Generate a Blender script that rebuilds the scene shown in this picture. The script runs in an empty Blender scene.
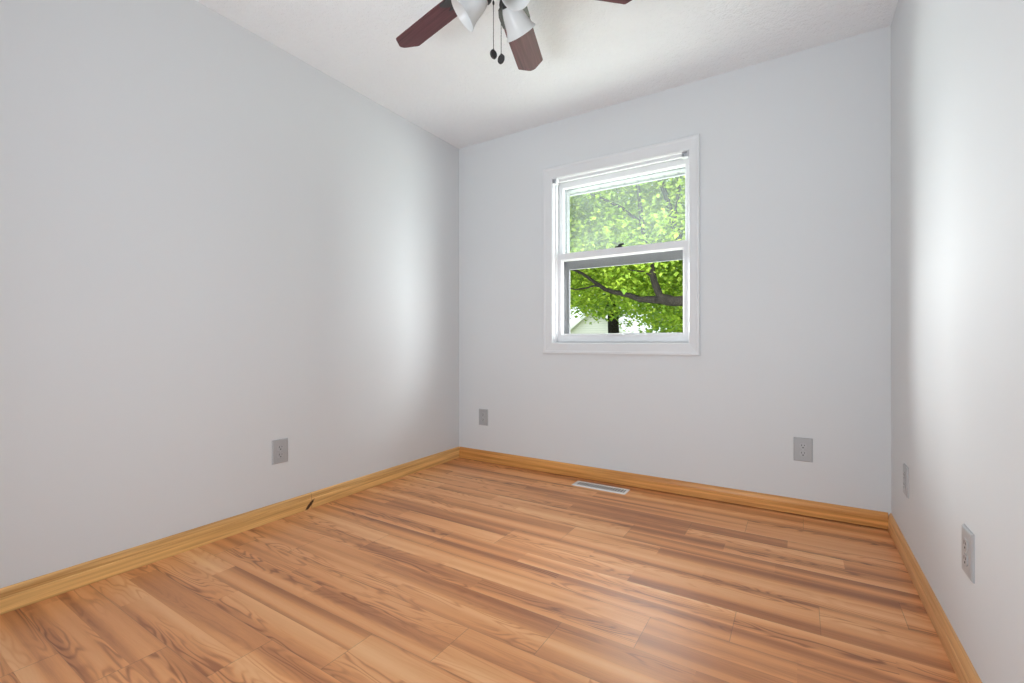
import bpy, bmesh, math, random
import numpy as np
from mathutils import Vector, Matrix

S = bpy.context.scene
C = S.collection
R = math.radians

# ------------------------------------------------------------------ camera
cam_d = bpy.data.cameras.new('camera')
cam = bpy.data.objects.new('camera', cam_d)
C.objects.link(cam)
cam.location = (0, 0, 0.916)
cam.rotation_euler = (R(90.0 - 0.014), R(0.056), R(32.11))
cam_d.sensor_width = 36.0
cam_d.lens = 36.0 * 457.54 / 1024.0
cam_d.clip_start = 0.02
cam_d.clip_end = 300
S.camera = cam

# ------------------------------------------------------------------ exposure
vs = S.view_settings
vs.view_transform = 'Standard'
vs.look = 'None'
vs.exposure = 0.09
vs.gamma = 1.0
vs.use_curve_mapping = False

# ------------------------------------------------------------------ sky, sun, daylight and fill lamps
world = bpy.data.worlds.new('sky')
S.world = world
world.use_nodes = True
bg = world.node_tree.nodes['Background']
bg.inputs['Color'].default_value = (0.87, 0.94, 1.0, 1)
bg.inputs['Strength'].default_value = 1.9

sun_d = bpy.data.lights.new('sun', 'SUN')
sun_d.energy = 5.8
sun_d.angle = R(1.0)
sun_d.color = (1.0, 0.96, 0.88)
sun = bpy.data.objects.new('sun', sun_d)
C.objects.link(sun)
sun.rotation_euler = Vector((-0.62, 0.10, -0.78)).to_track_quat('-Z', 'Y').to_euler()


def area(name, loc, direction, sx, sy, energy, color=(1, 1, 1), spread=180):
    d = bpy.data.lights.new(name, 'AREA')
    d.shape = 'RECTANGLE'
    d.size, d.size_y = sx, sy
    d.energy = energy
    d.color = color
    d.spread = R(spread)
    o = bpy.data.objects.new(name, d)
    C.objects.link(o)
    o.location = loc
    o.rotation_euler = Vector(direction).to_track_quat('-Z', 'Y').to_euler()
    return o


# unseen lamps added outside: yard daylight from either side, fill for ceiling and floor;
# two more added behind the opening in the rear wall as room fill
EN = [830, 680, 560, 4, 56, 210]
area('yard_daylight_west', (-4.7, 5.7, 1.9), (3.9, -3.0, -0.15), 2.2, 2.8, EN[0], (0.93, 0.97, 1.0))
area('yard_daylight_east', (2.8, 4.6, 1.75), (-4.2, -2.2, -0.1), 1.8, 3.4, EN[1], (0.93, 0.97, 1.0))
area('ceiling_fill', (-1.0, 4.8, -0.70), (0, 0, 1), 8.0, 3.0, EN[2], (0.96, 0.965, 1.0))  # unseen upward lamp, added to brighten the ceiling through the window
area('floor_fill', (-1.2, 6.4, 4.5), (0.1, -3.6, -3.0), 2.6, 1.4, EN[5], (0.93, 0.97, 1.0))  # unseen high lamp, added to brighten the floor inside the window
area('rear_side_fill', (0.15, -1.25, 0.40), (-0.62, 1, 0.85), 1.0, 0.9, EN[3], (0.80, 0.905, 1.0))  # unseen lamp added behind the camera as fill for the left wall
area('rear_upward_fill', (-0.75, -1.15, 0.25), (-0.1, 0.75, 1.5), 1.0, 0.9, EN[4], (0.80, 0.905, 1.0))  # unseen lamp added behind the camera, aimed up as ceiling fill

# ------------------------------------------------------------------ room numbers
XL, XR, YB, YR, H = -2.2815, 0.3768, 2.8456, -0.42, 2.44
T = 0.16


# ------------------------------------------------------------------ material helpers
class NT:
    def __init__(self, name):
        self.m = bpy.data.materials.new(name)
        self.m.use_nodes = True
        self.t = self.m.node_tree
        self.t.nodes.clear()
        self.out = self.t.nodes.new('ShaderNodeOutputMaterial')

    def n(self, kind, **kw):
        nd = self.t.nodes.new(kind)
        for k, v in kw.items():
            setattr(nd, k, v)
        return nd

    def link(self, a, b):
        self.t.links.new(a, b)

    def put(self, sock, v):
        if isinstance(v, bpy.types.NodeSocket):
            self.link(v, sock)
        else:
            sock.default_value = v

    def math(self, op, a, b=None, c=None, clamp=False):
        nd = self.n('ShaderNodeMath', operation=op, use_clamp=clamp)
        for i, v in enumerate((a, b, c)):
            if v is not None:
                self.put(nd.inputs[i], v)
        return nd.outputs[0]

    def comb(self, x, y, z):
        nd = self.n('ShaderNodeCombineXYZ')
        for i, v in enumerate((x, y, z)):
            self.put(nd.inputs[i], v)
        return nd.outputs[0]

    def sep(self, v):
        nd = self.n('ShaderNodeSeparateXYZ')
        self.link(v, nd.inputs[0])
        return nd.outputs

    def noise(self, vec, scale=1.0, detail=2.0, rough=0.5, dist=0.0):
        nd = self.n('ShaderNodeTexNoise')
        self.link(vec, nd.inputs['Vector'])
        nd.inputs['Scale'].default_value = scale
        nd.inputs['Detail'].default_value = detail
        nd.inputs['Roughness'].default_value = rough
        nd.inputs['Distortion'].default_value = dist
        return nd.outputs['Fac']

    def mix(self, fac, a, b, mode='MIX'):
        nd = self.n('ShaderNodeMix', data_type='RGBA', blend_type=mode)
        self.put(nd.inputs[0], fac)
        self.put(nd.inputs[6], a)
        self.put(nd.inputs[7], b)
        return nd.outputs[2]

    def ramp(self, fac, stops):
        nd = self.n('ShaderNodeValToRGB')
        els = nd.color_ramp.elements
        while len(els) < len(stops):
            els.new(0.5)
        for e, (p, c) in zip(els, stops):
            e.position = p
            e.color = (*c, 1) if len(c) == 3 else c
        self.link(fac, nd.inputs[0])
        return nd.outputs[0]

    def coords(self, kind='Object'):
        return self.n('ShaderNodeTexCoord').outputs[kind]

    def bump(self, height, strength, dist):
        nd = self.n('ShaderNodeBump')
        nd.inputs['Strength'].default_value = strength
        nd.inputs['Distance'].default_value = dist
        self.link(height, nd.inputs['Height'])
        return nd.outputs['Normal']

    def bsdf(self, color, rough=0.5, metal=0.0, spec=0.5, normal=None, **kw):
        b = self.n('ShaderNodeBsdfPrincipled')
        self.put(b.inputs['Base Color'], color if isinstance(color, bpy.types.NodeSocket) else (*color, 1))
        self.put(b.inputs['Roughness'], rough)
        b.inputs['Metallic'].default_value = metal
        b.inputs['Specular IOR Level'].default_value = spec
        if normal is not None:
            self.link(normal, b.inputs['Normal'])
        for k, v in kw.items():
            self.put(b.inputs[k], v)
        self.link(b.outputs[0], self.out.inputs[0])
        return b


def plain(name, color, rough=0.5, metal=0.0, spec=0.5, var=0.03, scale=30, bump=0.0):
    m = NT(name)
    co = m.coords()
    n = m.noise(co, scale, 3)
    dark = tuple(c * (1 - var) for c in color)
    lite = tuple(min(1, c * (1 + var)) for c in color)
    col = m.mix(n, (*dark, 1), (*lite, 1))
    nor = m.bump(n, bump, 0.001) if bump else None
    m.bsdf(col, rough, metal, spec, nor)
    return m.m


# ------------------------------------------------------------------ materials
def mat_wall():
    m = NT('wall_paint')
    co = m.coords()
    n = m.noise(co, 170, 3, 0.6)
    big = m.noise(co, 0.7, 2)
    col = m.mix(big, (0.70, 0.708, 0.715, 1), (0.74, 0.746, 0.75, 1))
    m.bsdf(col, 0.55, 0, 0.35, m.bump(n, 0.10, 0.001))
    return m.m


def mat_ceiling():
    m = NT('ceiling_texture')
    co = m.coords()
    a = m.noise(co, 34, 4, 0.6, 0.6)
    b = m.noise(co, 110, 3, 0.6)
    h = m.math('MULTIPLY_ADD', m.math('SMOOTH_MIN', a, 0.6, 0.2), 1.0, m.math('MULTIPLY', b, 0.45))
    m.bsdf((0.885, 0.89, 0.90), 0.9, 0, 0.15, m.bump(h, 0.9, 0.010))
    return m.m


def mat_floor():
    m = NT('laminate_planks')
    x, y, z = m.sep(m.coords())
    W, L = 0.1835, 1.23
    ry = m.math('DIVIDE', m.math('SUBTRACT', y, 0.431), W)
    pk = m.math('FLOOR', ry)
    fy = m.math('FRACT', ry)
    st = m.math('FLOOR', m.math('MULTIPLY', fy, 2.0))          # which of the two strips
    fs = m.math('FRACT', m.math('MULTIPLY', fy, 2.0))
    xo = m.math('DIVIDE', m.math('SUBTRACT', m.math('ADD', x, 1.61), m.math('MULTIPLY', pk, 0.238)), L)
    px = m.math('FLOOR', xo)
    fx = m.math('MULTIPLY', m.math('FRACT', xo), L)
    j = m.math('SUBTRACT', 0.615, m.math('MULTIPLY', st, 0.2))
    seg = m.math('GREATER_THAN', fx, j)
    row = m.math('MULTIPLY_ADD', pk, 2.0, st)
    col = m.math('MULTIPLY_ADD', px, 2.0, seg)
    wn = m.n('ShaderNodeTexWhiteNoise', noise_dimensions='3D')
    m.link(m.comb(row, col, 3.7), wn.inputs['Vector'])
    r1 = wn.outputs['Value']
    rr, rg, rb = m.sep(wn.outputs['Color'])
    # grain coordinates, shifted per strip
    gx = m.math('MULTIPLY_ADD', rg, 31.0, x)
    gy = m.math('MULTIPLY_ADD', rb, 17.0, m.math('MULTIPLY', fs, W / 2))
    wr = m.n('ShaderNodeTexWhiteNoise', noise_dimensions='1D')
    m.link(row, wr.inputs['W'])
    hx = m.math('MULTIPLY_ADD', wr.outputs['Value'], 40.0, m.math('MULTIPLY', x, 0.42))
    broad = m.noise(m.comb(hx, m.math('MULTIPLY_ADD', wr.outputs['Value'], 13.0, m.math('MULTIPLY', fs, 1.25)), m.math('MULTIPLY', r1, 0.35)), 1.0, 1.5, 0.5)
    mid = m.noise(m.comb(m.math('MULTIPLY', gx, 2.0), m.math('MULTIPLY', gy, 80.0), r1), 1.0, 3, 0.6)
    fib = m.noise(m.comb(m.math('MULTIPLY', gx, 14.0), m.math('MULTIPLY', gy, 520.0), r1), 1.0, 2, 0.6)
    # cathedral arches: contour lines of a stretched noise
    cn = m.noise(m.comb(m.math('MULTIPLY', gx, 1.9), m.math('MULTIPLY', gy, 13.0), m.math('MULTIPLY', r1, 9.0)), 1.0, 2.2, 0.42, 0.25)
    ring = m.math('SINE', m.math('MULTIPLY', cn, 95.0))
    ring = m.math('POWER', m.math('MULTIPLY_ADD', ring, 0.5, 0.5), 2.6)
    cmask = m.math('MULTIPLY', m.math('SUBTRACT', m.noise(m.comb(m.math('MULTIPLY', gx, 1.3), m.math('MULTIPLY', gy, 16.0), rb), 1.0, 1), 0.40), 4.5, clamp=True)
    cmask = m.math('MULTIPLY', cmask, m.math('MULTIPLY_ADD', m.math('GREATER_THAN', rr, 0.30), 0.8, 0.2))
    ring = m.math('MULTIPLY', ring, cmask)
    # tone: 0 dark .. 1 light
    t = m.math('MULTIPLY_ADD', m.math('SUBTRACT', r1, 0.5), 0.22, 0.59)
    t = m.math('MULTIPLY_ADD', m.math('SUBTRACT', broad, 0.5), 1.5, t)
    t = m.math('MULTIPLY_ADD', m.math('SUBTRACT', mid, 0.5), 0.17, t)
    t = m.math('MULTIPLY_ADD', m.math('SUBTRACT', fib, 0.5), 0.16, t)
    t = m.math('MULTIPLY_ADD', ring, -0.30, t, clamp=True)
    base = m.ramp(t, [(0.0, (0.180, 0.053, 0.016)), (0.30, (0.460, 0.164, 0.056)), (0.60, (0.800, 0.345, 0.132)), (1.0, (0.980, 0.560, 0.262))])
    # seams
    e1 = m.math('LESS_THAN', m.math('MINIMUM', fy, m.math('SUBTRACT', 1.0, fy)), 0.0050)
    e2 = m.math('LESS_THAN', fx, 0.0022)
    seam = m.math('MAXIMUM', m.math('MULTIPLY', e1, 0.28), m.math('MULTIPLY', e2, 0.38))
    base = m.mix(seam, base, (0.10, 0.042, 0.018, 1))
    hgt = m.math('SUBTRACT', m.math('MULTIPLY_ADD', ring, -0.3, m.math('MULTIPLY', fib, 0.5)), m.math('MULTIPLY', seam, 1.5))
    rough = m.math('MULTIPLY_ADD', fib, 0.10, 0.30)
    m.bsdf(base, rough, 0, 0.6, m.bump(hgt, 0.25, 0.0006))
    return m.m


def mat_trim_wood(name, lo, hi, axis, knot=None):
    m = NT(name)
    co = m.coords()
    x, y, z = m.sep(co)
    along, other = (y, x) if axis == 'y' else (x, y)
    a = m.noise(m.comb(m.math('MULTIPLY', along, 1.4), m.math('MULTIPLY', z, 60.0), m.math('MULTIPLY', other, 40.0)), 1.0, 3, 0.55, 0.4)
    b = m.noise(m.comb(m.math('MULTIPLY', along, 9.0), m.math('MULTIPLY', z, 330.0), m.math('MULTIPLY', other, 200.0)), 1.0, 2)
    t = m.math('MULTIPLY_ADD', m.math('SUBTRACT', a, 0.5), 2.3, 0.52)
    t = m.math('MULTIPLY_ADD', m.math('SUBTRACT', b, 0.5), 0.35, t, clamp=True)
    col = m.mix(t, (*lo, 1), (*hi, 1))
    if knot:
        ky, kz = knot
        # slanted dark knot, about 2 cm by 4 cm
        dy = m.math('DIVIDE', m.math('SUBTRACT', m.math('SUBTRACT', along, ky), m.math('MULTIPLY', m.math('SUBTRACT', z, kz), 0.9)), 0.0145)
        dz = m.math('DIVIDE', m.math('SUBTRACT', z, kz), 0.028)
        d = m.math('SQRT', m.math('ADD', m.math('MULTIPLY', dy, dy), m.math('MULTIPLY', dz, dz)))
        d = m.math('ADD', d, m.math('MULTIPLY', m.noise(co, 160, 2), 0.6))
        k = m.math('SUBTRACT', 1.0, m.math('MULTIPLY', m.math('SUBTRACT', d, 1.0), 3.0, clamp=True))
        col = m.mix(k, col, (0.055, 0.020, 0.010, 1))
        j = m.math('LESS_THAN', m.math('ABSOLUTE', m.math('SUBTRACT', along, ky + 0.012)), 0.0012)
        col = m.mix(m.math('MULTIPLY', j, 0.6), col, (0.12, 0.05, 0.015, 1))
    m.bsdf(col, 0.36, 0, 0.45, m.bump(b, 0.08, 0.0005))
    return m.m


def mat_blade():
    m = NT('rosewood_blade')
    x, y, z = m.sep(m.coords())
    a = m.noise(m.comb(m.math('MULTIPLY', x, 4.0), m.math('MULTIPLY', y, 90.0), z), 1.0, 3, 0.6, 0.5)
    col = m.ramp(a, [(0.25, (0.060, 0.014, 0.018)), (0.75, (0.165, 0.048, 0.056))])
    m.bsdf(col, 0.42, 0, 0.35)
    return m.m


def mat_glass(name, tint, haze, gloss):
    m = NT(name)
    tr = m.n('ShaderNodeBsdfTransparent')
    tr.inputs[0].default_value = (*tint, 1)
    gl = m.n('ShaderNodeBsdfGlossy')
    gl.inputs['Roughness'].default_value = 0.02
    fr = m.n('ShaderNodeFresnel')
    fr.inputs['IOR'].default_value = 1.45
    k = m.math('MULTIPLY', fr.outputs[0], gloss)
    mx = m.n('ShaderNodeMixShader')
    m.link(k, mx.inputs[0]); m.link(tr.outputs[0], mx.inputs[1]); m.link(gl.outputs[0], mx.inputs[2])
    last = mx.outputs[0]
    if haze:
        # pale patchy layer painting the haze of reflections on the pane
        df = m.n('ShaderNodeBsdfDiffuse'); df.inputs[0].default_value = (0.80, 0.86, 0.86, 1)
        tl = m.n('ShaderNodeBsdfTranslucent'); tl.inputs[0].default_value = (0.80, 0.87, 0.86, 1)
        m2 = m.n('ShaderNodeMixShader'); m2.inputs[0].default_value = 0.5
        m.link(df.outputs[0], m2.inputs[1]); m.link(tl.outputs[0], m2.inputs[2])
        n = m.noise(m.coords(), 3.0, 3)
        k2 = m.math('MULTIPLY_ADD', m.math('SUBTRACT', n, 0.5), haze, haze)
        m3 = m.n('ShaderNodeMixShader')
        m.link(k2, m3.inputs[0]); m.link(last, m3.inputs[1]); m.link(m2.outputs[0], m3.inputs[2])
        last = m3.outputs[0]
    m.link(last, m.out.inputs[0])
    return m.m


def mat_leaf(name, dark, lite, seed):
    m = NT(name)
    g = m.n('ShaderNodeNewGeometry')
    r = g.outputs['Random Per Island']
    big = m.noise(m.coords(), 0.9 + 0.1 * seed, 2)
    t = m.math('MULTIPLY_ADD', m.math('SUBTRACT', big, 0.5), 1.0, m.math('MULTIPLY_ADD', m.math('SUBTRACT', r, 0.5), 0.7, 0.5), clamp=True)
    col = m.mix(t, (*dark, 1), (*lite, 1))
    df = m.n('ShaderNodeBsdfPrincipled'); m.link(col, df.inputs['Base Color']); df.inputs['Roughness'].default_value = 0.55
    tl = m.n('ShaderNodeBsdfTranslucent'); m.link(m.mix(1.0, col, (1.0, 1.0, 0.55, 1), 'MULTIPLY'), tl.inputs[0])
    mx = m.n('ShaderNodeMixShader'); mx.inputs[0].default_value = 0.5
    m.link(df.outputs[0], mx.inputs[1]); m.link(tl.outputs[0], mx.inputs[2])
    m.link(mx.outputs[0], m.out.inputs[0])
    return m.m


def mat_bark():
    m = NT('bark')
    co = m.coords()
    x, y, z = m.sep(co)
    n = m.noise(m.comb(m.math('MULTIPLY', x, 14.0), m.math('MULTIPLY', y, 14.0), m.math('MULTIPLY', z, 5.0)), 1.0, 4, 0.6)
    col = m.ramp(n, [(0.3, (0.006, 0.005, 0.004)), (0.7, (0.024, 0.020, 0.016))])
    m.bsdf(col, 0.9, 0, 0.2, m.bump(n, 0.6, 0.02))
    return m.m


def mat_banded(name, c1, c2, axis, period, frac, rough=0.6):
    """boards: a dark joint every period along an axis of the object"""
    m = NT(name)
    s = m.sep(m.coords())[axis]
    f = m.math('FRACT', m.math('DIVIDE', s, period))
    k = m.math('LESS_THAN', f, frac)
    n = m.noise(m.coords(), 6, 3)
    col = m.mix(k, m.mix(n, (*[c * 0.95 for c in c1], 1), (*c1, 1)), (*c2, 1))
    m.bsdf(col, rough, 0, 0.3)
    return m.m


M = dict(
    wall=mat_wall(), ceiling=mat_ceiling(), floor=mat_floor(),
    base_left=mat_trim_wood('baseboard_pine', (0.50, 0.240, 0.070), (0.98, 0.610, 0.235), 'y', (1.532, 0.022)),
    base_right=mat_trim_wood('baseboard_oak', (0.52, 0.240, 0.085), (0.90, 0.520, 0.225), 'y'),
    base_back=mat_trim_wood('baseboard_honey', (0.50, 0.200, 0.048), (0.86, 0.420, 0.120), 'x'),
    white=plain('white_trim_paint', (0.76, 0.762, 0.768), 0.38, 0, 0.5, 0.01),
    vinyl=plain('white_vinyl', (0.80, 0.80, 0.81), 0.33, 0, 0.5, 0.01),
    plate=plain('grey_plastic', (0.44, 0.44, 0.445), 0.32, 0, 0.5, 0.03, 200),
    socket=plain('grey_receptacle', (0.47, 0.47, 0.475), 0.3, 0, 0.5, 0.02),
    slot=plain('dark_slot', (0.03, 0.03, 0.03), 0.7),
    screw=plain('steel_screw', (0.55, 0.55, 0.55), 0.3, 1.0),
    register=plain('white_enamel', (0.92, 0.91, 0.90), 0.35, 0, 0.5, 0.01),
    duct=plain('duct_shade', (0.015, 0.015, 0.018), 0.7),
    blade=mat_blade(),
    bronze=plain('dark_bronze', (0.060, 0.058, 0.058), 0.35, 0.7, 0.5, 0.1),
    shade=None, bulb=plain('bulb_white', (0.88, 0.88, 0.87), 0.3),
    black=plain('black_latch', (0.012, 0.012, 0.012), 0.4),
    clear=mat_glass('clear_glass', (0.97, 0.98, 0.97), 0.0, 0.12),
    hazy=mat_glass('hazy_glass', (0.95, 0.98, 0.97), 0.085, 0.4),
    outer=plain('outer_frame', (0.20, 0.20, 0.21), 0.5),
    bark=mat_bark(),
    leaf=mat_leaf('maple_leaves', (0.14, 0.27, 0.022), (0.46, 0.58, 0.075), 0),
    leaf_far=mat_leaf('far_leaves', (0.14, 0.28, 0.06), (0.38, 0.54, 0.14), 3),
    grass=plain('lawn', (0.20, 0.26, 0.10), 0.9, 0, 0.2, 0.3, 9),
    soffit=mat_banded('soffit_panel', (0.16, 0.17, 0.145), (0.035, 0.035, 0.035), 0, 0.105, 0.16),
    siding=mat_banded('white_siding', (0.78, 0.76, 0.74), (0.5, 0.5, 0.5), 2, 0.16, 0.08),
    shingle=plain('grey_shingles', (0.36, 0.37, 0.40), 0.9, 0, 0.2, 0.2, 14),
    brick=mat_banded('outside_wall', (0.62, 0.60, 0.57), (0.4, 0.4, 0.4), 2, 0.12, 0.08),
)


def mat_shade():
    m = NT('frosted_glass')
    b = m.n('ShaderNodeBsdfPrincipled')
    b.inputs['Base Color'].default_value = (0.86, 0.86, 0.855, 1)
    b.inputs['Roughness'].default_value = 0.25
    tl = m.n('ShaderNodeBsdfTranslucent'); tl.inputs[0].default_value = (0.9, 0.9, 0.89, 1)
    mx = m.n('ShaderNodeMixShader')
    n = m.noise(m.coords(), 12, 2)
    m.link(m.math('MULTIPLY_ADD', n, 0.1, 0.35), mx.inputs[0])
    m.link(b.outputs[0], mx.inputs[1]); m.link(tl.outputs[0], mx.inputs[2])
    m.link(mx.outputs[0], m.out.inputs[0])
    return m.m


M['shade'] = mat_shade()


# ------------------------------------------------------------------ mesh helpers
def obj(name, bm, mat, parent=None, smooth=False, mats=None):
    me = bpy.data.meshes.new(name)
    bmesh.ops.recalc_face_normals(bm, faces=bm.faces[:])
    bm.to_mesh(me)
    bm.free()
    for mm in (mats or [mat]):
        me.materials.append(mm)
    if smooth:
        me.polygons.foreach_set('use_smooth', [True] * len(me.polygons))
        try:
            me.set_sharp_from_angle(angle=R(38))
        except Exception:
            pass
    o = bpy.data.objects.new(name, me)
    C.objects.link(o)
    if parent:
        o.parent = parent
    return o


def thing(name, label, cat, loc=(0, 0, 0), rot=(0, 0, 0), group=None):
    o = bpy.data.objects.new(name, None)
    o.empty_display_size = 0.05
    C.objects.link(o)
    o.location = loc
    o.rotation_euler = rot
    o['label'] = label
    o['category'] = cat
    if group:
        o['group'] = group
    return o


def tag(o, label=None, cat=None, kind=None, group=None):
    for k, v in (('label', label), ('category', cat), ('kind', kind), ('group', group)):
        if v:
            o[k] = v
    return o


def box(bm, x0, x1, y0, y1, z0, z1, bev=0.0, mi=0):
    vs_ = [bm.verts.new((x, y, z)) for x in (x0, x1) for y in (y0, y1) for z in (z0, z1)]
    idx = [(0, 1, 3, 2), (4, 6, 7, 5), (0, 4, 5, 1), (2, 3, 7, 6), (0, 2, 6, 4), (1, 5, 7, 3)]
    fs = [bm.faces.new([vs_[i] for i in f]) for f in idx]
    for f in fs:
        f.material_index = mi
    if bev:
        es = list({e for f in fs for e in f.edges})
        bmesh.ops.bevel(bm, geom=es, offset=bev, segments=2, profile=0.7, affect='EDGES')
    return fs


def lathe(bm, prof, mtx=None, n=32, close=False):
    rings = []
    mtx = mtx or Matrix()
    for r, z in prof:
        if r < 1e-6:
            rings.append([bm.verts.new(mtx @ Vector((0, 0, z)))])
        else:
            rings.append([bm.verts.new(mtx @ Vector((r * math.cos(2 * math.pi * i / n), r * math.sin(2 * math.pi * i / n), z))) for i in range(n)])
    for a, b in zip(rings, rings[1:]):
        for i in range(n):
            j = (i + 1) % n
            if len(a) == 1 and len(b) == 1:
                continue
            if len(a) == 1:
                bm.faces.new((a[0], b[i], b[j]))
            elif len(b) == 1:
                bm.faces.new((a[i], a[j], b[0]))
            else:
                bm.faces.new((a[i], a[j], b[j], b[i]))


def tube(bm, pts, radii, n=8):
    pts = [Vector(p) for p in pts]
    if not isinstance(radii, (list, tuple)):
        radii = [radii] * len(pts)
    rings = []
    up = None
    for i, p in enumerate(pts):
        d = (pts[min(i + 1, len(pts) - 1)] - pts[max(i - 1, 0)]).normalized()
        if up is None:
            up = d.orthogonal().normalized()
        else:
            up = (up - d * up.dot(d)).normalized()
        s = d.cross(up)
        rings.append([bm.verts.new(p + (up * math.cos(2 * math.pi * k / n) + s * math.sin(2 * math.pi * k / n)) * radii[i]) for k in range(n)])
    for a, b in zip(rings, rings[1:]):
        for k in range(n):
            bm.faces.new((a[k], a[(k + 1) % n], b[(k + 1) % n], b[k]))
    bm.faces.new(rings[0][::-1])
    bm.faces.new(rings[-1])


def prism(bm, poly, to3):
    """poly: 2-D points; to3(u, v, w) -> Vector for w in (0, 1)"""
    a = [bm.verts.new(to3(u, v, 0)) for u, v in poly]
    b = [bm.verts.new(to3(u, v, 1)) for u, v in poly]
    bm.faces.new(a)
    bm.faces.new(b[::-1])
    n = len(poly)
    for i in range(n):
        bm.faces.new((a[i], b[i], b[(i + 1) % n], a[(i + 1) % n]))


# ------------------------------------------------------------------ room shell
def wall_boxes(bm, u0, u1, z0, z1, hole, put):
    """a wall with one rectangular opening, as four boxes"""
    if not hole:
        put(u0, u1, z0, z1)
        return
    a, b, c, d = hole
    put(u0, a, z0, z1)
    put(b, u1, z0, z1)
    if c > z0:
        put(a, b, z0, c)
    if d < z1:
        put(a, b, d, z1)


bm = bmesh.new(); box(bm, XL - T, XR + T, YR - T, YB + T, -0.15, 0)
tag(obj('floor', bm, M['floor']), kind='structure')
bm = bmesh.new(); box(bm, XL - T, XR + T, YR - T, YB + T, H, H + 0.15)
tag(obj('ceiling', bm, M['ceiling']), kind='structure')

WX0, WX1, WZ0, WZ1 = -1.452, -0.5475, 0.902, 2.045       # window opening in the back wall
bm = bmesh.new()
wall_boxes(bm, XL - T, XR + T, 0.014, H, (WX0, WX1, WZ0, WZ1), lambda a, b, c, d: box(bm, a, b, YB, YB + T, c, d))
tag(obj('wall_back', bm, M['wall']), kind='structure')
bm = bmesh.new(); box(bm, XL - T, XL, YR, YB, 0, H)
tag(obj('wall_left', bm, M['wall']), kind='structure')
bm = bmesh.new(); box(bm, XR, XR + T, YR, YB, 0, H)
tag(obj('wall_right', bm, M['wall']), kind='structure')
bm = bmesh.new()
wall_boxes(bm, XL - T, XR + T, 0, H, (-1.30, -0.25, 0.0, 2.40), lambda a, b, c, d: box(bm, a, b, YR - T, YR, c, d))  # opening added out of view, tall enough to pass the rear fill
tag(obj('wall_rear', bm, M['wall']), kind='structure')

bm = bmesh.new(); box(bm, XL, XR, YB + 0.030, YB + T, 0, 0.014)
tag(obj('trim_2', bm, M['slot']), kind='structure')          # wall plate behind the drywall gap, coloured dark for the gap's shade

# baseboards: moulded profile (depth from the wall, height)
PROF = [(0, 0), (0.0125, 0), (0.0130, 0.052), (0.0112, 0.0545), (0.0112, 0.057), (0.0120, 0.059), (0.0105, 0.070),
        (0.0070, 0.0795), (0.0045, 0.0835), (0.0, 0.0850)]


def baseboard(name, mat, p0, p1, inward, lift=(0, 0)):
    bm = bmesh.new()
    d = Vector(inward)
    a, b = Vector(p0), Vector(p1)
    prism(bm, PROF, lambda u, v, w: (a if w == 0 else b) + d * u + Vector((0, 0, v if v > 0.01 else v + lift[w])))
    return tag(obj(name, bm, mat), kind='structure')


baseboard('baseboard_left', M['base_left'], (XL, YR, 0), (XL, YB, 0), (1, 0, 0))
baseboard('baseboard_back', M['base_back'], (XL + 0.013, YB, 0), (XR - 0.013, YB, 0), (0, -1, 0), (0.0005, 0.0075))
baseboard('baseboard_right', M['base_right'], (XR, YB, 0), (XR, YR, 0), (-1, 0, 0))

# ------------------------------------------------------------------ window in the back wall
win = bpy.data.objects.new('window_1', None)
win.empty_display_size = 0.05
C.objects.link(win)
win.location = ((WX0 + WX1) / 2, YB, WZ0)
tag(win, kind='structure')
IW = Matrix.Translation(-Vector(win.location))


def wobj(name, bm, mat, parent=None, smooth=False):
    """window piece given in room coordinates"""
    bm.transform(IW)
    return obj(name, bm, mat, parent or win, smooth)


def mitre_frame(bm, outer, inner, y0, y1, prof=None):
    """rectangular frame with mitred corners; outer, inner = (x0, x1, z0, z1);
    prof: list of (t, y) across the face from the outer edge (t=0) to the inner edge (t=1)"""
    prof = prof or [(0, y1), (0, y0), (1, y0), (1, y1)]

    def corner(o, i, t):
        return o + (i - o) * t
    loops = []
    for t, y in prof:
        x0, x1 = corner(outer[0], inner[0], t), corner(outer[1], inner[1], t)
        z0, z1 = corner(outer[2], inner[2], t), corner(outer[3], inner[3], t)
        loops.append([bm.verts.new(v) for v in ((x0, y, z0), (x1, y, z0), (x1, y, z1), (x0, y, z1))])
    n = len(loops)
    for a in range(n):
        A, B = loops[a], loops[(a + 1) % n]
        for k in range(4):
            bm.faces.new((A[k], A[(k + 1) % 4], B[(k + 1) % 4], B[k]))


bm = bmesh.new()
mitre_frame(bm, (-1.521, -0.4895, 0.8315, 2.1215), (WX0 + 0.002, WX1 - 0.002, WZ0 + 0.002, WZ1 - 0.002), YB - 0.016, YB,
            [(0, YB), (0, YB - 0.015), (0.05, YB - 0.018), (0.22, YB - 0.018), (0.30, YB - 0.0155), (0.85, YB - 0.012), (0.97, YB - 0.011), (1, YB - 0.008), (1, YB)])
wobj('casing', bm, M['white'])
# jamb liner through the wall, with the vinyl stops
bm = bmesh.new()
mitre_frame(bm, (WX0, WX1, WZ0, WZ1), (WX0 + 0.006, WX1 - 0.006, WZ0 + 0.006, WZ1 - 0.006), YB - 0.002, YB + T)
wobj('jamb', bm, M['vinyl'])
bm = bmesh.new()
J0, J1, K0, K1 = WX0 + 0.006, WX1 - 0.006, WZ0 + 0.006, WZ1 - 0.006
mitre_frame(bm, (J0, J1, K0, K1), (J0 + 0.012, J1 - 0.012, K0 + 0.002, K1 - 0.016), YB + 0.026, YB + 0.046)
wobj('stop', bm, M['vinyl'])


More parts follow.
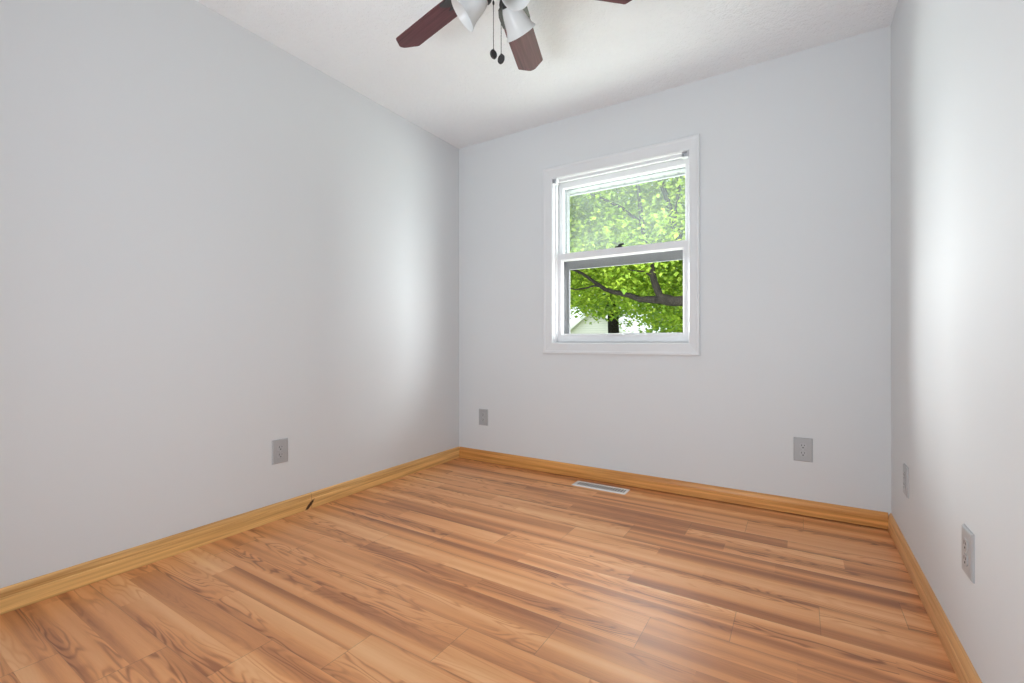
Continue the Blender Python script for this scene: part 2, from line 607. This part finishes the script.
def sash(name, x0, x1, z0, z1, st, rb, rt, y0, y1, glass):
    bm = bmesh.new()
    ym = (y0 + y1) / 2
    mitre = (x0 + st, x1 - st, z0 + rb, z1 - rt)
    mitre_frame(bm, (x0, x1, z0, z1), mitre, y0, y1,
                [(0, y1), (0, y0 + 0.002), (0.05, y0), (0.80, y0), (0.86, y0 + 0.002), (0.92, y0 + 0.008), (1, y0 + 0.010), (1, y1 - 0.006), (0.9, y1)])
    s = wobj(name, bm, M['vinyl'])
    bm = bmesh.new()
    box(bm, x0 + st - 0.006, x1 - st + 0.006, ym - 0.002, ym + 0.002, z0 + rb - 0.006, z1 - rt + 0.006)
    p = wobj('pane', bm, glass, s)
    return s, p


low, pane_l = sash('lower_sash', J0 + 0.001, J1 - 0.001, K0 + 0.001, 1.528, 0.043, 0.060, 0.052, YB + 0.047, YB + 0.082, M['clear'])
upp, pane_u = sash('upper_sash', J0 + 0.001, J1 - 0.001, 1.484, K1 - 0.003, 0.036, 0.044, 0.044, YB + 0.085, YB + 0.118, M['hazy'])
tag(pane_u, 'hazy upper pane with a faint teal reflection haze put into the glass')
tag(pane_l, 'clear lower pane')

# black latch on the meeting rail
bm = bmesh.new()
LX = -0.995
box(bm, LX - 0.026, LX + 0.020, YB + 0.049, YB + 0.076, 1.528, 1.538, 0.002)
lathe(bm, [(0, 0.0), (0.011, 0.0), (0.011, 0.008), (0.008, 0.011), (0, 0.011)], Matrix.Translation((LX, YB + 0.064, 1.5375)), 16)
tube(bm, [(LX, YB + 0.064, 1.546), (LX + 0.014, YB + 0.058, 1.547), (LX + 0.036, YB + 0.050, 1.549)], [0.008, 0.007, 0.006], 8)
tag(wobj('sash_lock', bm, M['black'], low, True), 'black cam latch')
# lift handle on the lower rail
bm = bmesh.new()
HX0, HX1 = -1.075, -0.965
prism(bm, [(0, 0), (-0.017, -0.002), (-0.019, -0.006), (-0.018, -0.012), (-0.014, -0.013), (-0.013, -0.007), (-0.004, -0.006), (-0.003, -0.016), (0, -0.016)],
      lambda u, v, w: Vector((HX0 if w == 0 else HX1, YB + 0.047 + u, 0.968 + v)))
wobj('lift_handle', bm, M['vinyl'], low)
# small box brackets for a blind in the two top corners
for bx0 in (J0 + 0.0, J1 - 0.034):
    bm = bmesh.new()
    y0, y1, z0, z1, w = YB - 0.020, YB + 0.018, K1 - 0.036, K1 - 0.001, 0.034
    box(bm, bx0, bx0 + w, y0, y1, z1 - 0.003, z1)
    box(bm, bx0, bx0 + w, y0, y1, z0, z0 + 0.003)
    box(bm, bx0, bx0 + 0.003, y0, y1, z0 + 0.003, z1 - 0.003)
    box(bm, bx0 + w - 0.003, bx0 + w, y0, y1, z0 + 0.003, z1 - 0.003)
    box(bm, bx0 + 0.003, bx0 + w - 0.003, y1 - 0.003, y1, z0 + 0.003, z1 - 0.003)
    wobj('blind_bracket', bm, M['vinyl'])
# outer frame and the screen frame of the lower half
bm = bmesh.new()
mitre_frame(bm, (J0, J1, K0, K1), (J0 + 0.045, J1 - 0.030, K0 + 0.040, K1 - 0.053), YB + 0.122, YB + T + 0.012)
wobj('outer_frame', bm, M['outer'])
bm = bmesh.new()
mitre_frame(bm, (J0 + 0.03, J1 - 0.02, K0 + 0.02, 1.49), (J0 + 0.062, J1 - 0.035, K0 + 0.045, 1.425), YB + 0.128, YB + 0.146)
wobj('screen_frame', bm, M['outer'])


# ------------------------------------------------------------------ electrical outlets
def outlet(label, loc, rotz, group='grey outlet plates around the room'):
    """built facing -Y at the origin, the plate's back on y = 0"""
    t = thing('electrical_outlet', label, 'outlet', loc, (0, 0, rotz), group)
    w, h, d = 0.0425, 0.062, 0.0065
    bm = bmesh.new()
    # cover plate with bevelled rim and two receptacle windows
    rim = [(-w, -h, 0), (w, -h, 0), (w, h, 0), (-w, h, 0)]
    L0 = [bm.verts.new((x, 0, z)) for x, z, _ in rim]
    L1 = [bm.verts.new((x * 0.985, -d * 0.55, z * 0.99)) for x, z, _ in rim]
    L2 = [bm.verts.new((x * 0.90, -d, z * 0.93)) for x, z, _ in rim]
    for A, B in ((L0, L1), (L1, L2)):
        for k in range(4):
            bm.faces.new((A[k], A[(k + 1) % 4], B[(k + 1) % 4], B[k]))
    bm.faces.new(L2); bm.faces.new(L0[::-1])
    obj('cover_plate', bm, M['plate'], t)
    for s in (1, -1):
        zc = 0.0195 * s
        poly = []
        for k in range(40):
            a = 2 * math.pi * k / 40
            x, z = 0.0172 * math.cos(a), 0.0172 * math.sin(a)
            poly.append((x, max(-0.0142, min(0.0142, z)) + zc))
        bm = bmesh.new()
        prism(bm, poly, lambda u, v, w_: Vector((u, -d + 0.001 if w_ == 0 else -d - 0.0022, v)))
        rc = obj('receptacle', bm, M['socket'], t)
        bm = bmesh.new()
        y0, y1 = -d - 0.0026, -d - 0.0015
        box(bm, -0.0078, -0.0054, y0, y1, zc - 0.0005, zc + 0.0085)
        box(bm, 0.0054, 0.0078, y0, y1, zc + 0.0008, zc + 0.0078)
        pg = [(0.0030 * math.cos(a), zc - 0.0078 + 0.0030 * math.sin(a)) for a in [math.pi * k / 8 for k in range(9)]]
        pg = [(-0.0030, zc - 0.0105)] + pg[::-1] + [(0.0030, zc - 0.0105)]
        prism(bm, pg, lambda u, v, w_: Vector((u, y1 if w_ == 0 else y0, v)))
        obj('slot', bm, M['slot'], rc)
    bm = bmesh.new()
    lathe(bm, [(0, 0.0), (0.0034, 0.0), (0.0030, 0.0010), (0, 0.0014)], Matrix.Translation((0, -d, 0)) @ Matrix.Rotation(R(90), 4, 'X'), 16)
    obj('screw', bm, M['screw'], t, True)
    return t


outlet('grey outlet plate low on the left wall, above the long baseboard', (XL, 1.369, 0.348), R(90))
outlet('small far grey outlet plate on the back wall near the left corner', (-2.043, YB, 0.338), 0)
outlet('grey outlet plate on the back wall, right of the window', (0.017, YB, 0.347), 0)
outlet('grey outlet plate on the right wall, nearer the back corner', (XR, 2.472, 0.338), R(-90))
outlet('grey outlet plate on the right wall, nearest the camera', (XR, 1.649, 0.362), R(-90))

# ------------------------------------------------------------------ floor register
reg = thing('floor_register', 'white metal floor register with slots, in front of the back baseboard', 'floor vent', (-1.056, 2.7215, 0))
A_, B_ = 0.1735, 0.050
bm = bmesh.new()
mitre_frame_pts = [((A_, B_), 0.0), ((A_, B_), 0.0025), ((A_ - 0.006, B_ - 0.006), 0.0050), ((A_ - 0.014, B_ - 0.014), 0.0055), ((A_ - 0.015, B_ - 0.015), 0.0010)]
loops = [[bm.verts.new((sx * a, sy * b, z)) for sx, sy in ((-1, -1), (1, -1), (1, 1), (-1, 1))] for (a, b), z in mitre_frame_pts]
for P, Q in zip(loops, loops[1:]):
    for k in range(4):
        bm.faces.new((P[k], P[(k + 1) % 4], Q[(k + 1) % 4], Q[k]))
obj('frame', bm, M['register'], reg)
bm = bmesh.new(); box(bm, -A_ + 0.013, A_ - 0.013, -B_ + 0.013, B_ - 0.013, 0.0002, 0.0010)
obj('duct_shade_sheet', bm, M['duct'], reg)  # dark sheet laid on the floor, standing for shade inside the duct
NF = 18
lw, ly = A_ - 0.015, B_ - 0.015
for i in range(NF):
    cx = -lw + (i + 0.5) * 2 * lw / NF
    bm = bmesh.new()
    prism(bm, [(-0.0040, 0.0052), (0.0040, 0.0052), (0.0040, 0.0044), (0.0004, 0.0012), (-0.0004, 0.0012), (-0.0040, 0.0044)],
          lambda u, v, w: Vector((cx + u, -ly if w == 0 else ly, v)))
    obj('louver', bm, M['register'], reg)

# ------------------------------------------------------------------ ceiling fan
FX, FY, FZ = -0.878, 1.316, 2.20          # hub axis, blade height
fan = thing('ceiling_fan', 'ceiling fan with dark cherry wood blades, frosted bell lamp shades and pull chains', 'ceiling fan', (FX, FY, H))
bz = FZ - H
bm = bmesh.new()
lathe(bm, [(0, 0), (0.075, 0), (0.078, -0.008), (0.070, -0.035), (0.045, -0.050), (0, -0.050)], None, 40)
obj('ceiling_canopy', bm, M['bronze'], fan, True)
bm = bmesh.new()
lathe(bm, [(0, -0.045), (0.055, -0.045), (0.105, -0.062), (0.118, -0.085), (0.118, -0.150), (0.105, -0.180), (0.070, -0.200), (0.062, -0.235), (0, -0.235)], None, 48)
obj('motor_housing', bm, M['bronze'], fan, True)
bm = bmesh.new()
lathe(bm, [(0, -0.230), (0.050, -0.232), (0.054, -0.245), (0.054, -0.285), (0.046, -0.300), (0.026, -0.310), (0.012, -0.322), (0, -0.324)], None, 40)
obj('switch_housing', bm, M['bronze'], fan, True)

BLADES = ((108.4, 0), (168.6, 0), (228.5, 0), (288.5, 0), (348.5, 0), (52.5, 8.0))    # the last arm is bent up a little
for a, rise in BLADES:
    bm = bmesh.new()
    out = [(0.165, -0.044), (0.175, -0.052), (0.30, -0.0565), (0.550, -0.0595), (0.557, -0.057), (0.594, -0.016), (0.598, -0.008), (0.598, 0.008), (0.594, 0.016),
           (0.557, 0.057), (0.550, 0.0595), (0.30, 0.0565), (0.175, 0.052), (0.165, 0.044)]
    prism(bm, out, lambda u, v, w: Vector((u, v, -0.003 if w == 0 else 0.003)))
    b = obj('blade', bm, M['blade'], fan)
    b.location = (0, 0, bz)
    b.rotation_euler = (Matrix.Rotation(R(a), 3, 'Z') @ Matrix.Rotation(R(-rise), 3, 'Y') @ Matrix.Rotation(R(-13.5), 3, 'X')).to_euler()
    # metal holder under the root of the blade
    bm = bmesh.new()
    arm = [(0.060, -0.016), (0.105, -0.014), (0.140, -0.022), (0.165, -0.050), (0.200, -0.058), (0.262, -0.058), (0.270, -0.048), (0.262, -0.030), (0.245, -0.010), (0.272, 0.0),
           (0.245, 0.010), (0.262, 0.030), (0.270, 0.048), (0.262, 0.058), (0.200, 0.058), (0.165, 0.050), (0.140, 0.022), (0.105, 0.014), (0.060, 0.016)]
    prism(bm, arm, lambda u, v, w: Vector((u, v, -0.0075 if w == 0 else -0.0032)))
    for sx, sy in ((0.205, 0.034), (0.205, -0.034), (0.245, 0.0)):
        lathe(bm, [(0, -0.0098), (0.004, -0.0092), (0.0055, -0.0074), (0, -0.0070)], Matrix.Translation((sx, sy, 0)), 12)
    tag(obj('blade_iron', bm, M['bronze'], b), 'dark metal blade holder')

# lamp arms: cup, bell shade and bulb
SHADES = (84, 209, -29)
tilt = R(50)
for a in SHADES:
    ca, sa = math.cos(R(a)), math.sin(R(a))
    ax = Vector((ca * math.sin(tilt), sa * math.sin(tilt), -math.cos(tilt)))       # opening direction
    rim = Vector((0.127 * ca, 0.127 * sa, 2.049 - H))
    Q = ax.to_track_quat('Z', 'Y').to_matrix().to_4x4()
    neck = rim - ax * 0.103
    MX = Matrix.Translation(neck) @ Q @ Matrix.Scale(0.92, 4)
    bm = bmesh.new()
    lathe(bm, [(0, -0.030), (0.016, -0.030), (0.020, -0.020), (0.031, -0.006), (0.033, 0.006), (0.030, 0.010), (0, 0.010)], MX, 24)
    tube(bm, [neck - ax * 0.022, neck - ax * 0.034 + Vector((0, 0, 0.004)), Vector((0.02 * ca, 0.02 * sa, -0.262))], [0.010, 0.009, 0.010], 10)
    cup = obj('lamp_holder', bm, M['bronze'], fan, True)
    bm = bmesh.new()
    outp = [(0.0270, 0.004), (0.0290, 0.012), (0.0350, 0.024), (0.0405, 0.042), (0.0445, 0.062), (0.0490, 0.082), (0.0555, 0.099), (0.0640, 0.112)]
    inp = [(r - 0.0028, z - 0.0006) for r, z in outp[::-1]]
    inp[0] = (0.0625, 0.1128)
    lathe(bm, outp + inp + [outp[0]], MX, 48)
    sh = obj('lamp_shade', bm, M['shade'], fan, True)
    bm = bmesh.new()
    lathe(bm, [(0, 0.008), (0.012, 0.010), (0.013, 0.030), (0.020, 0.044), (0.0265, 0.060), (0.0270, 0.070), (0.022, 0.084), (0.012, 0.0915), (0, 0.094)], MX, 28)
    obj('bulb', bm, M['bulb'], fan, True)

# pull chains with oval fobs
view = Vector((-0.554, 0.832, 0))        # roughly hub direction from the camera


def chain(top, zend, tiltz, lean, group_dark):
    bm = bmesh.new()
    z, k = top[2], 0
    tube(bm, [(top[0], top[1], z), (top[0], top[1], zend)], 0.0009, 6)
    while z > zend:
        bmesh.ops.create_icosphere(bm, subdivisions=1, radius=0.0017, matrix=Matrix.Translation((top[0], top[1], z)))
        z -= 0.0046
    lathe(bm, [(0, 0.006), (0.0032, 0.005), (0.0038, 0), (0.0032, -0.005), (0, -0.006)], Matrix.Translation((top[0], top[1], zend + 0.16)), 10)
    ch = obj('pull_chain', bm, M['bronze'], fan, True)
    bm = bmesh.new()
    mt = Matrix.Translation((top[0], top[1], zend - 0.0155)) @ Matrix.Rotation(tiltz, 4, 'Z') @ Matrix.Rotation(lean, 4, 'Y') @ Matrix.Diagonal((0.82, 1, 1.08, 1)) @ Matrix.Rotation(R(90), 4, 'X')
    lathe(bm, [(0, -0.0030), (0.0085, -0.0030), (0.0090, -0.0048), (0.0128, -0.0048), (0.0142, -0.003), (0.0142, 0.003), (0.0128, 0.0048), (0.0090, 0.0048), (0.0085, 0.0030), (0, 0.0030)], mt, 32)
    tube(bm, [(top[0], top[1], zend + 0.003), (top[0], top[1], zend - 0.002)], 0.0022, 8)
    obj('chain_fob', bm, M['bronze'], ch, True)


def off(lat, dep, z):
    r = Vector((0.847, 0.5316)); f = Vector((-0.5316, 0.847))
    p = r * lat + f * dep
    return (p.x, p.y, z - H)


chain(off(-0.018, -0.02, 2.150), 1.911 - H, R(32) + R(25), R(-18), 0)
chain(off(0.009, -0.055, 2.020), 1.873 - H, R(32) - R(30), R(20), 1)
# curved guide that the second chain hangs from
bm = bmesh.new()
p = Vector(off(0.009, -0.055, 2.018))
tube(bm, [Vector(off(0.022, -0.020, 2.125)), Vector(off(0.014, -0.042, 2.075)), Vector(off(0.009, -0.054, 2.052)), Vector(off(0.006, -0.057, 2.036)), p], [0.007, 0.0055, 0.005, 0.004, 0.0025], 10)
obj('chain_guide', bm, M['bronze'], fan, True)

# ------------------------------------------------------------------ outside the window
GZ = -0.75
bm = bmesh.new(); box(bm, -60, 60, YB + T + 0.3, 90, GZ - 0.2, GZ)
tag(obj('lawn', bm, M['grass']), kind='structure')
# eave of this house over the window: soffit boards, fascia and gutter
eave = bpy.data.objects.new('trim_1', None)
C.objects.link(eave); eave.location = (-1, YB + T, 2.205); tag(eave, kind='structure')
bm = bmesh.new(); box(bm, -5, 5, 0, 0.66, 0, 0.02)
obj('soffit', bm, M['soffit'], eave)
bm = bmesh.new(); box(bm, -5, 5, 0.66, 0.685, -0.012, 0.19)
obj('fascia', bm, M['outer'], eave)
bm = bmesh.new(); box(bm, -5, 5, 0.0, 0.70, 0.19, 0.24)
obj('roof_edge', bm, M['shingle'], eave)


def foliage(name, parent, mat, blobs, n_clusters, per, size, seed, origin):
    """blobs: (centre, radii); leaves in clusters, each leaf a folded kite of two faces"""
    rng = np.random.default_rng(seed)
    vol = np.array([b[1][0] * b[1][1] * b[1][2] for b in blobs]); vol = vol / vol.sum()
    which = rng.choice(len(blobs), n_clusters, p=vol)
    cen = np.array([b[0] for b in blobs])[which]
    rad = np.array([b[1] for b in blobs])[which]
    u = rng.normal(size=(n_clusters, 3)); u /= np.linalg.norm(u, axis=1)[:, None]
    cl = cen + rad * u * (rng.random((n_clusters, 1)) ** 0.45)
    pos = np.repeat(cl, per, axis=0) + rng.normal(size=(n_clusters * per, 3)) * np.array([0.20, 0.20, 0.11])
    n = len(pos)
    th = rng.random(n) * 2 * np.pi
    droop = rng.normal(0.45, 0.35, n)
    d = np.stack([np.cos(th) * np.cos(droop), np.sin(th) * np.cos(droop), -np.sin(droop)], 1)
    s = np.stack([-np.sin(th), np.cos(th), rng.normal(0, 0.35, n)], 1); s /= np.linalg.norm(s, axis=1)[:, None]
    nn = np.cross(d, s)
    L = size * rng.uniform(0.7, 1.25, n)[:, None]
    v = np.empty((n, 4, 3))
    v[:, 0] = pos
    v[:, 1] = pos + d * L * 0.45 + s * L * 0.45 + nn * L * 0.12
    v[:, 2] = pos + d * L
    v[:, 3] = pos + d * L * 0.45 - s * L * 0.45 + nn * L * 0.12
    v = v.reshape(-1, 3) - np.array(origin)
    i = np.arange(n) * 4
    f = np.concatenate([np.stack([i, i + 1, i + 2], 1), np.stack([i, i + 2, i + 3], 1)])
    me = bpy.data.meshes.new(name)
    me.from_pydata(v.tolist(), [], f.tolist())
    me.materials.append(mat)
    o = bpy.data.objects.new(name, me)
    C.objects.link(o)
    o.parent = parent
    return o


def limbs(parent, origin, chains):
    bm = bmesh.new()
    o = Vector(origin)
    for pts, rr in chains:
        # smooth the path a little
        P = [Vector(q) - o for q in pts]
        Q, RR = [], []
        for i in range(len(P) - 1):
            for t in (0, 0.5):
                Q.append(P[i].lerp(P[i + 1], t)); RR.append(rr[i] + (rr[i + 1] - rr[i]) * t)
        Q.append(P[-1]); RR.append(rr[-1])
        for i in range(1, len(Q) - 1, 2):
            a, b = Q[i - 1], Q[i + 1]
            Q[i] = (a + b) / 2 + Vector((0.012 * math.sin(i * 7.1), 0, 0.015 * math.cos(i * 5.3)))
        tube(bm, Q, RR, 10)
    return obj('trunk', bm, M['bark'], parent, True)


# the maple whose limb crosses the lower pane
MO = (0.6, 8.6, GZ)
maple = thing('maple_tree', 'maple tree outside the window, with a thick dark limb crossing the lower pane', 'tree', MO)
limbs(maple, MO, [
    ([(0.6, 8.6, GZ - 0.05), (0.58, 8.6, 0.0), (0.52, 8.55, 0.9), (0.55, 8.5, 1.9), (0.7, 8.5, 3.2), (0.9, 8.6, 5.0), (1.0, 8.8, 6.6)], [0.36, 0.28, 0.25, 0.22, 0.18, 0.13, 0.06]),
    ([(0.52, 8.52, 1.0), (-0.2, 8.3, 1.32), (-0.9, 8.1, 1.50), (-1.53, 8.0, 1.57), (-1.77, 8.0, 1.59), (-2.02, 8.0, 1.63), (-2.37, 8.0, 1.655), (-2.69, 8.0, 1.77), (-3.01, 8.0, 1.87), (-3.3, 8.0, 2.08), (-3.61, 8.0, 2.27), (-4.1, 7.9, 2.5)],
     [0.13, 0.115, 0.10, 0.088, 0.085, 0.075, 0.052, 0.045, 0.038, 0.030, 0.024, 0.012]),
    ([(-1.80, 8.0, 1.60), (-2.02, 8.0, 1.68), (-2.11, 8.0, 1.92), (-2.18, 8.0, 2.29), (-2.28, 8.0, 2.62), (-2.35, 8.0, 3.14), (-2.41, 8.0, 3.72), (-2.46, 8.1, 4.8)],
     [0.070, 0.066, 0.058, 0.050, 0.044, 0.038, 0.032, 0.018]),
    ([(-2.34, 8.0, 2.95), (-2.42, 8.0, 3.06), (-2.69, 8.0, 3.31), (-3.01, 8.0, 3.51), (-3.6, 8.0, 3.8)], [0.03, 0.03, 0.026, 0.022, 0.012]),
    ([(-1.20, 8.05, 1.54), (-1.50, 8.2, 2.1), (-1.70, 8.3, 2.55), (-1.84, 8.3, 2.9), (-1.93, 8.3, 3.27), (-2.08, 8.3, 3.75), (-2.3, 8.3, 4.6)], [0.075, 0.072, 0.066, 0.060, 0.048, 0.044, 0.024]),
    ([(-1.86, 8.3, 3.00), (-1.80, 8.3, 3.3), (-1.77, 8.3, 3.7), (-1.7, 8.3, 4.5)], [0.036, 0.032, 0.028, 0.016]),
    ([(-2.13, 8.0, 1.98), (-2.3, 8.0, 2.14), (-2.6, 8.0, 2.2)], [0.020, 0.016, 0.008]),
    ([(-3.0, 8.0, 1.87), (-3.2, 8.0, 1.95), (-3.6, 8.0, 1.9), (-4.0, 8.0, 2.0)], [0.022, 0.018, 0.013, 0.008]),
])
foliage('foliage', maple, M['leaf'], [((-2.6, 9.5, 2.7), (2.8, 1.25, 1.35)), ((-2.4, 9.5, 4.7), (3.2, 1.5, 1.6)), ((0.8, 9.6, 5.2), (3.2, 1.6, 2.2)), ((-4.4, 9.6, 3.0), (1.6, 1.2, 1.5)), ((-1.4, 9.4, 1.5), (1.6, 0.9, 0.8)),
                                      ((-2.6, 7.75, 3.1), (2.1, 0.22, 1.3))],
        4600, 18, 0.085, 5, MO)


def far_tree(label, origin, height, blobs, ncl, seed, rad=0.2, size=0.16):
    t = thing('leafy_tree', label, 'tree', origin, group='trees beyond the maple')
    x, y, z = origin
    limbs(t, origin, [([(x, y, z - 0.05), (x + 0.05, y, z + height * 0.25), (x - 0.05, y, z + height * 0.5), (x + 0.1, y, z + height * 0.8)], [rad, rad * 0.8, rad * 0.6, rad * 0.25])])
    foliage('foliage', t, M['leaf_far'], blobs, ncl, 18, size, seed, origin)
    return t


far_tree('leafy tree beyond the maple, its trunk seen low in the middle of the lower pane', (-5.2, 14.5, GZ), 7.0,
         [((-5.6, 14.4, 4.2), (2.6, 1.6, 2.4)), ((-4.2, 14.2, 2.7), (2.2, 1.3, 1.1))], 700, 21, 0.24)
far_tree('leafy tree beyond the maple, behind the right half of the panes', (-4.2, 20.0, GZ), 8.0,
         [((-4.3, 20.2, 4.8), (3.0, 1.9, 3.2)), ((-4.2, 20.0, 1.8), (2.6, 1.5, 1.5))], 800, 22, 0.26, 0.18)
far_tree('leafy tree far back, beyond the garage and left of the other trees', (-15.5, 42.0, GZ), 12.0,
         [((-15.5, 42, 8.0), (6.5, 3.0, 5.0))], 900, 23, 0.32, 0.34)
far_tree('leafy tree far back, closing the view right of the window', (2.6, 17.5, GZ), 8.0,
         [((2.6, 17.6, 4.0), (3.2, 2.0, 3.2))], 620, 24, 0.24, 0.18)

# neighbour's garage, low in the lower pane
GO = (-12.0, 30.0, GZ)
gar = thing('neighbour_garage', 'white gabled garage with grey roof across the yard, low in the lower pane', 'garage', GO)
pk_, ev, hw, dp = 3.95, 1.75, 2.9, 6.0
bm = bmesh.new()
prism(bm, [(-hw, 0), (hw, 0), (hw, ev), (0, pk_), (-hw, ev)], lambda u, v, w: Vector((u, 0 if w == 0 else dp, v)))
obj('wall', bm, M['siding'], gar)
bm = bmesh.new()
sl = (pk_ - ev) / hw
for s in (-1, 1):
    prism(bm, [(0, pk_ + 0.02), (s * (hw + 0.4), ev - 0.4 * sl + 0.02), (s * (hw + 0.4), ev - 0.4 * sl + 0.14), (0, pk_ + 0.14)], lambda u, v, w: Vector((u, -0.35 if w == 0 else dp + 0.35, v)))
obj('roof', bm, M['shingle'], gar)
bm = bmesh.new()
for s in (-1, 1):
    prism(bm, [(0, pk_ - 0.16), (s * (hw + 0.4), ev - 0.4 * sl - 0.16), (s * (hw + 0.4), ev - 0.4 * sl + 0.15), (0, pk_ + 0.15)], lambda u, v, w: Vector((u, -0.40 if w == 0 else -0.352, v)))
obj('rake_board', bm, M['white'], gar)
bm = bmesh.new(); box(bm, -1.3, 1.3, -0.04, 0.0, 0.0, 1.7)
for k in range(1, 4):
    box(bm, -1.3, 1.3, -0.046, -0.04, k * 0.42 - 0.01, k * 0.42 + 0.01)
obj('garage_door', bm, M['register'], gar)
